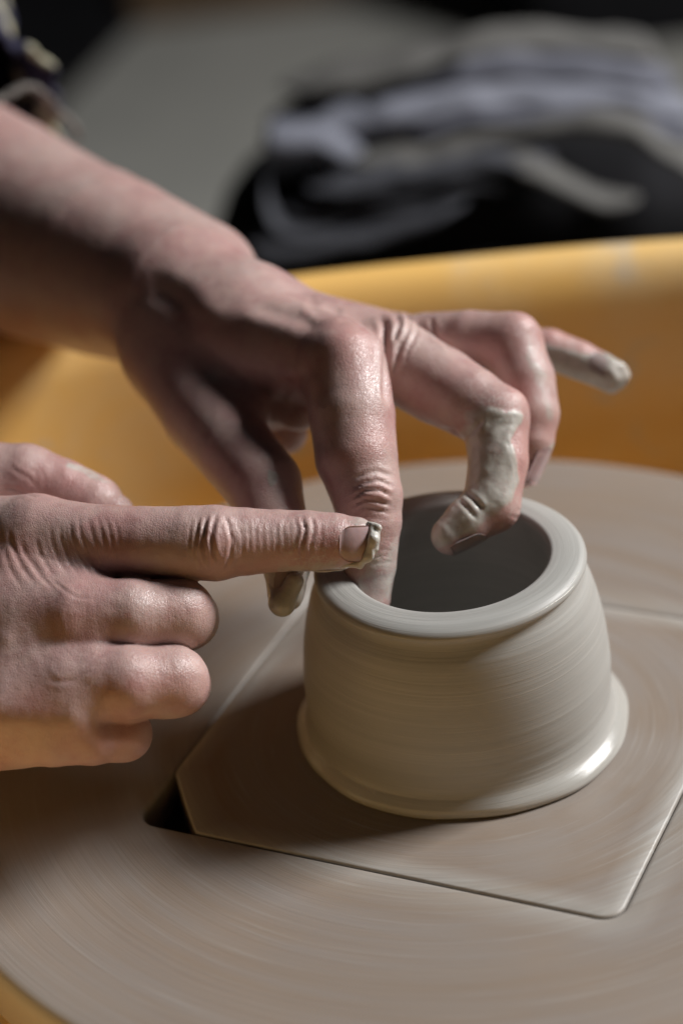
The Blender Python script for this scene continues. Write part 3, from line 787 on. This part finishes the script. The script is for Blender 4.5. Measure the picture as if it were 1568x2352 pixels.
# ------------------------------------------------------------------ right hand (holding the rim from the left)
R_idx = [(95, 1242, 56.0, 1.06), (200, 1247, 55.7, .92), (330, 1247, 55.4, .85), (430, 1248, 55.25, .86), (495, 1247, 55.2, .875), (560, 1244, 55.25, .79), (640, 1242, 55.3, .715), (705, 1242, 55.3, .705), (770, 1243, 55.3, .655), (812, 1244, 55.3, .58)]
R_thm = [(-260, 1180, 59.5, 1.5), (-60, 1120, 58.8, 1.2), (55, 1105, 58.6, .92), (140, 1128, 58.5, .80), (215, 1160, 58.4, .74), (262, 1180, 58.4, .5)]
R_mid = [(30, 1420, 56.2, 1.1), (170, 1420, 55.65, .93), (300, 1415, 55.55, .85), (412, 1412, 55.9, .80), (430, 1420, 56.9, .72), (360, 1425, 58.0, .7), (200, 1430, 58.2, .6)]
R_rng = [(20, 1580, 56.3, 1.0), (160, 1576, 55.9, .90), (290, 1570, 55.75, .86), (396, 1566, 56.1, .80), (410, 1572, 57.0, .72), (340, 1575, 58.0, .66), (200, 1580, 58.2, .58)]
R_pin = [(-20, 1665, 56.8, .95), (120, 1686, 56.5, .74), (210, 1690, 56.5, .66), (285, 1686, 56.8, .60), (290, 1690, 57.5, .55), (220, 1695, 58.2, .5)]
def tilt(n): return [(x, y, d - .0052 * (y - 1250), r) for x, y, d, r in n]
R_mid, R_rng, R_pin = tilt(R_mid), tilt(R_rng), tilt(R_pin)
def at2(x, y, d): return at(x, y, d - .0052 * max(y - 1250, 0))
def sdf_right(P):
    w = cone(P, at2(-560, 1400, 60), at2(-250, 1400, 58.6), 2.1, 2.2)
    p = smin(cone(P, at2(-250, 1300, 58.2), at2(60, 1250, 56.3), 1.7, 1.12), cone(P, at2(-250, 1400, 58.2), at2(30, 1420, 56.5), 1.7, 1.2), .6)
    p = smin(p, cone(P, at2(-250, 1480, 58.4), at2(10, 1580, 56.9), 1.6, 1.12), .6)
    p = smin(p, cone(P, at2(-250, 1520, 58.6), at2(-20, 1660, 57.2), 1.5, .98), .6)
    p = smin(p, cone(P, at2(-200, 1330, 59), at2(80, 1600, 58.8), 1.3, 1.2), .5)
    p = smin(p, cone(P, at2(70, 1290, 56.55), at2(40, 1640, 57.0), 1.2, 1.1), .5)
    p = smin(p, cone(P, at2(135, 1330, 56.45), at2(110, 1610, 56.6), 1.0, .88), .4)
    for a, b_, r in (((40, 1330), (190, 1345), .85), ((40, 1490), (205, 1496), .85), ((20, 1632), (165, 1640), .72)):
        p = smin(p, cone(P, at2(*a, 56.0), at2(*b_, 55.85), r, r * .82), .3)
    p = smin(p, cone(P, at2(-220, 1250, 57.6), at2(-240, 1560, 57.8), 1.8, 1.5), .6)
    palm = smin(p, w, .7)
    palm = smin(palm, cone(P, at2(60, 1280, 57.2), at2(120, 1540, 57.6), .9, .9), .5)
    thm = chain(P, R_thm, .25)
    f = smin(palm, thm, .35)
    gi = smin(palm, chain(P, R_idx, .2), .35)
    gs = [gi] + [smin(palm, chain(P, n, .22), .45) for n in (R_mid, R_rng, R_pin)]
    for g in gs: f = smin(f, g, .06)
    return f
RH = Hand(sdf_right, (-13.5, -6.9, 51.4), (1.1, 2.2, 61.2), .048,
          [(R_idx, (0, .1, -1), 1.0), (R_mid, (.1, 0, -1), 1.0), (R_rng, (.1, 0, -1), 1.0), (R_pin, (.1, 0, -1), 1.0), (R_thm, (0, .8, -.6), 2.5)])
z1 = lambda pts: [(a * .6, 940.6 + b_ * .6) for a, b_ in pts]
z4 = lambda pts: [(a * .336, 1034.7 + b_ * .336) for a, b_ in pts]
# folds over the index finger's middle joint
for pts, w, dp in (([(772, 400), (755, 450), (748, 520), (756, 590), (778, 625)], 3.6, .035), ([(800, 400), (782, 450), (775, 510), (790, 570), (812, 612)], 4.2, .06),
                   ([(830, 395), (815, 440), (806, 490), (818, 545), (838, 590)], 4.2, .065), ([(850, 400), (872, 440), (888, 500), (884, 560), (862, 605), (838, 618)], 4.2, .05),
                   ([(880, 420), (900, 470), (905, 530), (898, 580)], 3, .02), ([(730, 430), (722, 500), (728, 570), (745, 620)], 3, .018), ([(905, 430), (925, 480), (930, 540), (925, 590)], 2.6, .014)):
    RH.groove(z1(pts), w, dp * .75, .2, 0, 0)
RH.bulge(500, 1247, 30, 48, .05, 0, 0)
for k, xx in enumerate((950, 975, 1002, 1030, 1058)): RH.groove(z1([(xx, 420), (xx + 6, 480), (xx + 2, 560)]), 2.6, .010, .3, 0, 0)
# folds at the last joint
for pts, w, dp in (([(1100, 400), (1085, 440), (1092, 500), (1085, 560), (1090, 600)], 2.6, .016), ([(1150, 400), (1165, 450), (1155, 510), (1152, 570), (1160, 605)], 3.2, .045),
                   ([(1190, 400), (1198, 450), (1190, 520), (1195, 580)], 3, .03), ([(1130, 400), (1135, 460), (1128, 520)], 2.6, .014), ([(1225, 430), (1230, 490), (1225, 560)], 2.6, .014)):
    RH.groove(z1(pts), w, dp, .2, 0, 0)
# drawn skin over the knuckles
for k, (pts, w, dp) in enumerate((([(330, 480), (350, 620), (400, 760), (470, 880)], 5, .028), ([(400, 460), (420, 620), (480, 780), (560, 900)], 4.5, .03), ([(470, 450), (500, 600), (560, 760), (640, 890)], 4.5, .035),
                   ([(530, 430), (570, 600), (630, 760), (700, 880)], 5, .045), ([(600, 430), (640, 580), (690, 740), (740, 870)], 4.5, .03), ([(660, 420), (700, 560), (735, 700), (765, 850)], 4.5, .035),
                   ([(720, 430), (755, 560), (780, 700), (800, 840)], 4, .028), ([(780, 450), (805, 560), (825, 680)], 4, .02), ([(230, 560), (270, 700), (340, 830), (420, 920)], 6, .035),
                   ([(130, 560), (180, 720), (280, 860), (400, 980)], 7, .045), ([(60, 500), (80, 640), (150, 800), (250, 930)], 7, .04), ([(300, 830), (380, 910), (470, 990)], 5, .04), ([(420, 950), (520, 1010), (640, 1020)], 5, .025),
                   ([(20, 650), (60, 800), (150, 950)], 7, .035), ([(0, 250), (90, 260), (200, 300), (270, 330)], 5, .04),
                   ([(560, 1480), (640, 1440), (720, 1400)], 5, .03), ([(540, 1560), (620, 1520), (700, 1440)], 4, .02), ([(580, 1640), (680, 1560), (740, 1480)], 4, .02), ([(520, 1700), (620, 1640), (680, 1560)], 4, .02),
                   ([(420, 1800), (520, 1730), (600, 1650)], 4, .015), ([(320, 1560), (420, 1590), (540, 1560)], 9, .03), ([(380, 1080), (420, 1200), (440, 1320)], 4, .014), ([(450, 1060), (470, 1160), (470, 1260)], 4, .012),
                   ([(190, 1130), (260, 1300), (300, 1480)], 14, .02), ([(60, 110), (130, 160), (200, 190), (250, 250)], 7, .035), ([(290, 130), (310, 200), (300, 290)], 5, .02), ([(240, 120), (250, 200), (235, 260)], 4, .02))):
    RH.groove(z4(pts), w * .7, dp * .36, .25)
RH.bulge(150, 1405, 80, 50, .03); RH.bulge(105, 1300, 60, 40, .03)
for a in ((150, 1420, 70, 50, .6), (250, 1230, 120, 60, .35), (640, 1270, 90, 50, .6), (760, 1250, 50, 50, .7), (380, 1560, 90, 50, .5), (80, 1610, 60, 50, .5), (120, 1100, 90, 50, .5), (40, 1260, 60, 60, .4), (500, 1250, 40, 60, .45),
          (94, 1632, 7, 7, .9), (295, 1412, 9, 9, .7), (250, 1700, 90, 40, .5), (400, 1400, 60, 40, .4)): RH.blob(RH.red, *a)
RH.paint(RH.clay, [(640, 1300), (700, 1288), (780, 1290), (850, 1290), (880, 1330), (640, 1330)], 20, .55, 7, 0)
RH.paint(RH.clay, [(790, 1190), (830, 1185), (880, 1200), (880, 1320), (780, 1320), (780, 1300), (840, 1290), (850, 1215), (800, 1202)], 12, .5, 5, 0)
RH.paint(RH.clay, [(155, 1058), (210, 1075), (255, 1110), (240, 1115), (190, 1088), (150, 1075)], 8, .5, 4, 4)
for a in ((700, 1240, 90, 60, .9), (620, 1240, 70, 40, .3), (790, 1210, 60, 50, .8), (720, 1290, 80, 25, 1.0)): RH.blob(RH.film, *a)
RH.disp += sm(RH.clay * 1.6 - .5) * (.012 + .015 * fbm(RH.V, 6, 3, 21))
RH.disp += .008 * fbm(RH.V, 1.7, 3, 44) + .004 * fbm(RH.V, 6, 2, 4)
Rmesh = RH.build('arm', M_skin, person); Rmesh['label'] = 'right hand with index finger resting on the rim, other fingers curled'
nl = plate(RH, 'fingernail', (812, 1244, 55.3), (770, 1243, 55.3), (0, -.10, -1), .43, .82, M_nail, Rmesh, setback=.50, lift=.022, curve=.03, taper=.95)
# curl of clay scraped up on the end of the nail
def g2(P):
    P = P + .02 * np.stack([vnoise(P * 7, 1), vnoise(P * 7, 2), vnoise(P * 7, 3)], -1)
    f = cone(P, at(852, 1208, 54.95), at(858, 1240, 54.75), .07, .13)
    f = smin(f, cone(P, at(858, 1240, 54.75), at(846, 1278, 54.85), .13, .12), .08)
    f = smin(f, cone(P, at(846, 1202, 55.0), at(868, 1212, 54.85), .05, .09), .06)
    f = smin(f, cone(P, at(868, 1212, 54.85), at(862, 1262, 54.8), .06, .07), .05)
    f = smin(f, cone(P, at(846, 1278, 54.85), at(826, 1296, 55.0), .10, .08), .08)
    f = smin(f, cone(P, at(826, 1296, 55.0), at(785, 1300, 55.1), .08, .05), .08)
    return f
lo, hi = around(at(835, 1248, 54.95), .95)
lump('clay_curl', g2, lo, hi, .022, M_slip, Rmesh)

# ------------------------------------------------------------------ patterned sleeve
def sleeve():
    Pp = [(-190, -500, 84), (-165, -200, 81), (-150, 20, 78), (-125, 180, 75.5), (-60, 300, 73.6)]
    P = smooth_prof([at(*p) for p in Pp], 10); T = np.gradient(P, axis=0); T /= np.linalg.norm(T, axis=1)[:, None]
    view = np.array([0, 0, -1.0]); A = np.cross(T, view); A /= np.linalg.norm(A, axis=1)[:, None]; B = np.cross(A, T)   # B points to the camera
    n = 96; t = np.linspace(0, 2 * np.pi, n, endpoint=False); rad = np.interp(np.linspace(0, 1, len(P)), [0, .5, .8, 1], [2.1, 2.3, 2.5, 2.85])
    V = []
    for k in range(len(P)):
        q = k / (len(P) - 1); back = -1.6 * (q ** 3) * np.clip(np.sin(t), 0, 1)
        fold = 1 + .05 * np.sin(5 * t + q * 7) + .045 * np.sin(11 * t - q * 13) * q + .05 * (q > .93) * np.sin(23 * t)
        fold = fold + .035 * math.sin(q * 40)
        V.append(P[k] + T[k] * back[:, None] + rad[k] * fold[:, None] * (np.cos(t)[:, None] * A[k] + np.sin(t)[:, None] * B[k]))
    outer = np.array(V); inner = P[:, None] + (outer - P[:, None]) * .95
    allr = np.concatenate([outer, inner[::-1]]); m_ = len(allr)
    i = np.arange(m_)[:, None]; j = np.arange(n)[None]; i2 = (i + 1) % m_
    Fc = np.stack([i * n + j, i * n + (j + 1) % n, i2 * n + (j + 1) % n, i2 * n + j], -1).reshape(-1, 4)
    return mesh_from('sleeve', to_world(allr.reshape(-1, 3)) * CM, Fc)
sl = obj('sleeve', sleeve(), mat_print('printed_cotton'), person); sl['label'] = 'navy sleeve printed with cream flowers and a frilled cuff'
M_lace = mat_plain('lace', (.11, .10, .092), (.19, .175, .16), 300, .9)
g = np.random.RandomState(9)
pts = [tuple(wpt(x - 12, y - 10, d)) for x, y, d in ((-60, 262, 71.5), (-10, 240, 71.4), (35, 228, 71.6), (75, 222, 71.9), (105, 235, 72.2), (135, 258, 72.6), (160, 280, 72.8), (185, 306, 73.0), (192, 330, 73.3))]
ribbon('frill', [tuple(np.array(p) + g.randn(3) * .10) for p in pts], [.2, .26, .20, .28, .22, .26, .20, .20, .1], M_lace, sl, 14, .5, 4)

# ------------------------------------------------------------------ what stands behind the wheel
floor = obj('floor', mesh_from('floor', np.array([(-4, -2, -.45), (4, -2, -.45), (4, 6, -.45), (-4, 6, -.45)]), [(0, 1, 2, 3)], False),
            mat_plain('grey_concrete', (.34, .34, .315), (.46, .45, .415), 4, .8), None)
tag(floor, 'grey concrete floor far behind the wheel', None, None, 'structure')
wall = obj('wall', mesh_from('wall', np.array([(-4, 3.6, -.45), (4, 3.6, -.45), (4, 3.6, 3), (-4, 3.6, 3)]), [(0, 1, 2, 3)], False), mat_plain('dark_wall', (.02, .015, .012), (.035, .028, .022), 3, .9))
tag(wall, 'dark unlit wall at the back', None, None, 'structure')

def box_mesh(name, c, s, rz=0, bev=.006):
    bm = bmesh.new(); bmesh.ops.create_cube(bm, size=1)
    for v in bm.verts: v.co = Vector((v.co.x * s[0], v.co.y * s[1], v.co.z * s[2]))
    bmesh.ops.bevel(bm, geom=list(bm.edges), offset=bev, segments=3, affect='EDGES')
    bmesh.ops.rotate(bm, verts=bm.verts, matrix=Matrix.Rotation(rz, 3, 'Z')); bmesh.ops.translate(bm, verts=bm.verts, vec=Vector(c))
    me = bpy.data.meshes.new(name); bm.to_mesh(me); bm.free(); return me
def ray(px, py, z):
    d = _F + CR * (px - 784) / FPX - CU * (py - 1176) / FPX; t = (z - CAM[2]) / d[2]; return CAM + t * d
M_black = mat_plain('black_fabric', (.006, .006, .007), (.014, .014, .016), 20, .9, spec=.1)
# dark mat lying on the floor, upper left
pm = [ray(430, -60, -44.6), (ray(150, 230, -44.6)), ray(0, 430, -44.6), ray(-900, 430, -44.6), ray(-900, -500, -44.6), ray(620, -500, -44.6)]
bm = bmesh.new(); vs = [bm.verts.new(Vector(p * CM)) for p in pm]; f = bm.faces.new(vs); r = bmesh.ops.extrude_face_region(bm, geom=[f])
for v in [e for e in r['geom'] if isinstance(e, bmesh.types.BMVert)]: v.co.z += .012
bmesh.ops.recalc_face_normals(bm, faces=bm.faces); me = bpy.data.meshes.new('floor_mat'); bm.to_mesh(me); bm.free()
tag(obj('floor_mat', me, M_black), 'flat black mat on the grey floor, upper left behind the sleeve', 'mat')

# black stool with a heap of folded cloth, out of focus
M_cl = [mat_plain('cloth_grey', (.085, .083, .08), (.13, .127, .12), 12, .85, .4, .004), mat_plain('cloth_blue_grey', (.08, .083, .105), (.13, .135, .165), 12, .8, .4, .004),
        mat_plain('cloth_charcoal', (.035, .036, .043), (.06, .063, .075), 12, .85, .4, .004), mat_plain('cloth_pale', (.14, .147, .18), (.22, .23, .275), 14, .8, .4, .004)]
def cloth(label, path, th, depth_len, mat, seed, group=None, D=93):
    """folded cloth: a thick soft roll whose front edge follows path (px,py), running back into depth"""
    P = smooth_prof([at(x, y, D + dd) for x, y, dd in path], 10); n = len(P); k = 28
    fwd = np.array([0.05, .50, .86]); upv = np.array([0, .86, -.5]); V = []
    a = np.linspace(0, 2 * np.pi, k, endpoint=False)
    thv = np.interp(np.linspace(0, 1, n), np.linspace(0, 1, len(th)), th)
    for i in range(n):
        e = min(1, math.sin(math.pi * (i + .35) / (n + .0)) * 2.4) ** .5 if 0 < i < n - 1 else .12
        ring = P[i] + (np.sign(np.cos(a)) * np.abs(np.cos(a)) ** .7)[:, None] * fwd * depth_len / 2 * e + fwd * depth_len / 2 + (np.sign(np.sin(a)) * np.abs(np.sin(a)) ** .8)[:, None] * upv * thv[i] * e * .9
        V.append(ring)
    V = np.array(V).reshape(-1, 3)
    V += upv * (.35 * fbm(V, .30, 3, seed))[:, None] + fwd * (.4 * fbm(V, .35, 2, seed + 9))[:, None]
    i = np.arange(n - 1)[:, None]; j = np.arange(k)[None]
    Fc = np.stack([i * k + j, i * k + (j + 1) % k, (i + 1) * k + (j + 1) % k, (i + 1) * k + j], -1).reshape(-1, 4)
    o = obj('folded_cloth', mesh_from('folded_cloth', to_world(V) * CM, Fc), mat)
    return tag(o, label, 'cloth', 'folded cloths heaped behind the splash pan')
stool = empty('stool', wpt(1050, 700, 104) * CM, 'black stool behind the splash pan, carrying the heap of folded cloths', 'stool')
c0 = wpt(1060, 640, 104)
me = box_mesh('seat', (c0[0] * CM, c0[1] * CM, c0[2] * CM - .03), (.24, .22, .03), -.08); obj('seat', me, M_black, stool)
for sx in (-1, 1):
    for sy in (-1, 1):
        lx, ly = c0[0] * CM + sx * .10, c0[1] * CM + sy * .09; top = c0[2] * CM - .045
        lo_ = obj('leg', box_mesh('leg', (lx, ly, (top - .45) / 2), (.025, .025, top + .45)), M_black, stool)
cloth('black lining cloth at the bottom of the heap, sunk in shadow', [(480, 590, 4), (700, 570, 3), (1000, 530, 3), (1300, 520, 3), (1660, 520, 3)], [2.6, 2.9, 2.8, 2.6, 2.6], 8, M_black, 3, D=97)
cloth('broad grey cloth on top of the heap with rounded right corner', [(630, 235, 3), (780, 200, 3), (950, 170, 3), (1100, 142, 3), (1300, 132, 3), (1460, 145, 3), (1530, 190, 3)], [.3, .5, .55, .55, .6, .6, .4], 3.6, M_cl[0], 5)
cloth('black strip put in as the shaded gap between the grey top cloth and the blue grey one', [(600, 318, 2), (780, 262, 2), (950, 208, 2), (1060, 172, 2), (1300, 165, 2), (1500, 176, 2)], [.2, .3, .3, .3, .3, .2], 4.6, M_black, 41)  # black layer added to paint the shade between the upper cloths
cloth('blue grey cloth under the topmost one, sloping down to the left', [(610, 305, 2), (780, 268, 2), (930, 225, 2), (1080, 190, 2), (1280, 185, 2), (1450, 200, 2), (1560, 250, 2)], [.2, .4, .5, .6, .65, .6, .5], 4, M_cl[1], 8)
cloth('paler blue grey cloth with broad folds, third in the heap', [(640, 345, 1), (790, 318, 1), (900, 285, 1), (1060, 250, 1), (1250, 238, 1), (1430, 252, 1), (1600, 310, 1)], [.3, .5, .62, .6, .55, .55, .5], 4, M_cl[3], 15)
cloth('blue grey cloth with its folded edge towards the right, fourth in the heap', [(900, 330, .6), (1060, 292, .6), (1230, 268, .6), (1420, 278, .6), (1620, 350, .6)], [.25, .35, .4, .4, .3], 3.4, M_cl[1], 47)
cloth('narrow dark grey cloth lying across the lower middle of the heap', [(640, 505, -.5), (800, 500, -.5), (960, 462, -.5), (1090, 425, -.5), (1180, 430, -.5)], [.2, .28, .3, .28, .15], 2.5, M_cl[2], 51)
cloth('pale fold sticking out at the left of the heap', [(598, 345, 0), (650, 350, 0), (730, 362, 0), (830, 388, 0)], [.45, .62, .6, .25], 3, M_cl[3], 12)
cloth('long grey cloth in the middle of the heap, end drooping to the right', [(800, 412, 0), (950, 375, 0), (1100, 330, 0), (1250, 300, 0), (1420, 312, 0), (1550, 350, 0), (1660, 440, 0)], [.3, .42, .42, .36, .42, .4, .3], 3, M_cl[0], 17)
cloth('thin charcoal cloth under the middle cloth of the heap', [(700, 450, -1), (850, 430, -1), (990, 398, -1), (1130, 372, -1), (1270, 385, -1)], [.2, .3, .32, .3, .2], 3, M_cl[2], 19)
cloth('grey cloth edge drooping at the right of the heap', [(1150, 390, -1), (1240, 405, -1), (1320, 445, -1), (1400, 478, -1), (1470, 478, -1)], [.2, .3, .3, .26, .12], 2, M_cl[0], 23)
cloth('rolled charcoal cloth low at the left of the heap', [(560, 600, -1), (680, 592, -1), (800, 565, -1), (930, 528, -1), (1080, 480, -1)], [.35, .45, .42, .4, .25], 3, M_cl[2], 27)
cloth('dark loop of cloth hanging at the left end of the heap', [(612, 400, -1), (606, 470, -1), (640, 540, -1), (720, 560, -1), (775, 520, -1), (785, 450, -1)], [.2, .22, .25, .25, .22, .15], 2, M_cl[2], 31)
# dark red crate just entering at the top
cr = ray(800, -85, -44); tag(obj('crate', box_mesh('crate', (cr[0] * CM, cr[1] * CM + .1, -.35), (.22, .2, .18), .2, .01), mat_plain('dark_red', (.09, .006, .006), (.13, .012, .01), 8, .6)),
    'dark red crate at the top edge, far behind the heap of cloths', 'crate')
cb_ = ray(1130, 165, -45); tag(obj('cabinet', box_mesh('cabinet', (cb_[0] * CM + .42, cb_[1] * CM + .25, 0), (.8, .4, .9), .1, .01), M_black), 'black cabinet in the dark at the upper right corner', 'cabinet')
bq = ray(900, -30, -44); tag(obj('plank', box_mesh('plank', (bq[0] * CM, bq[1] * CM + .1, -.43), (.55, .22, .04), .05, .004), mat_plain('brown_wood', (.09, .06, .035), (.15, .10, .06), 12, .6)), 'brown wooden plank lying on the floor at the top edge', 'plank')
print('verts', len(LH.V), len(RH.V))
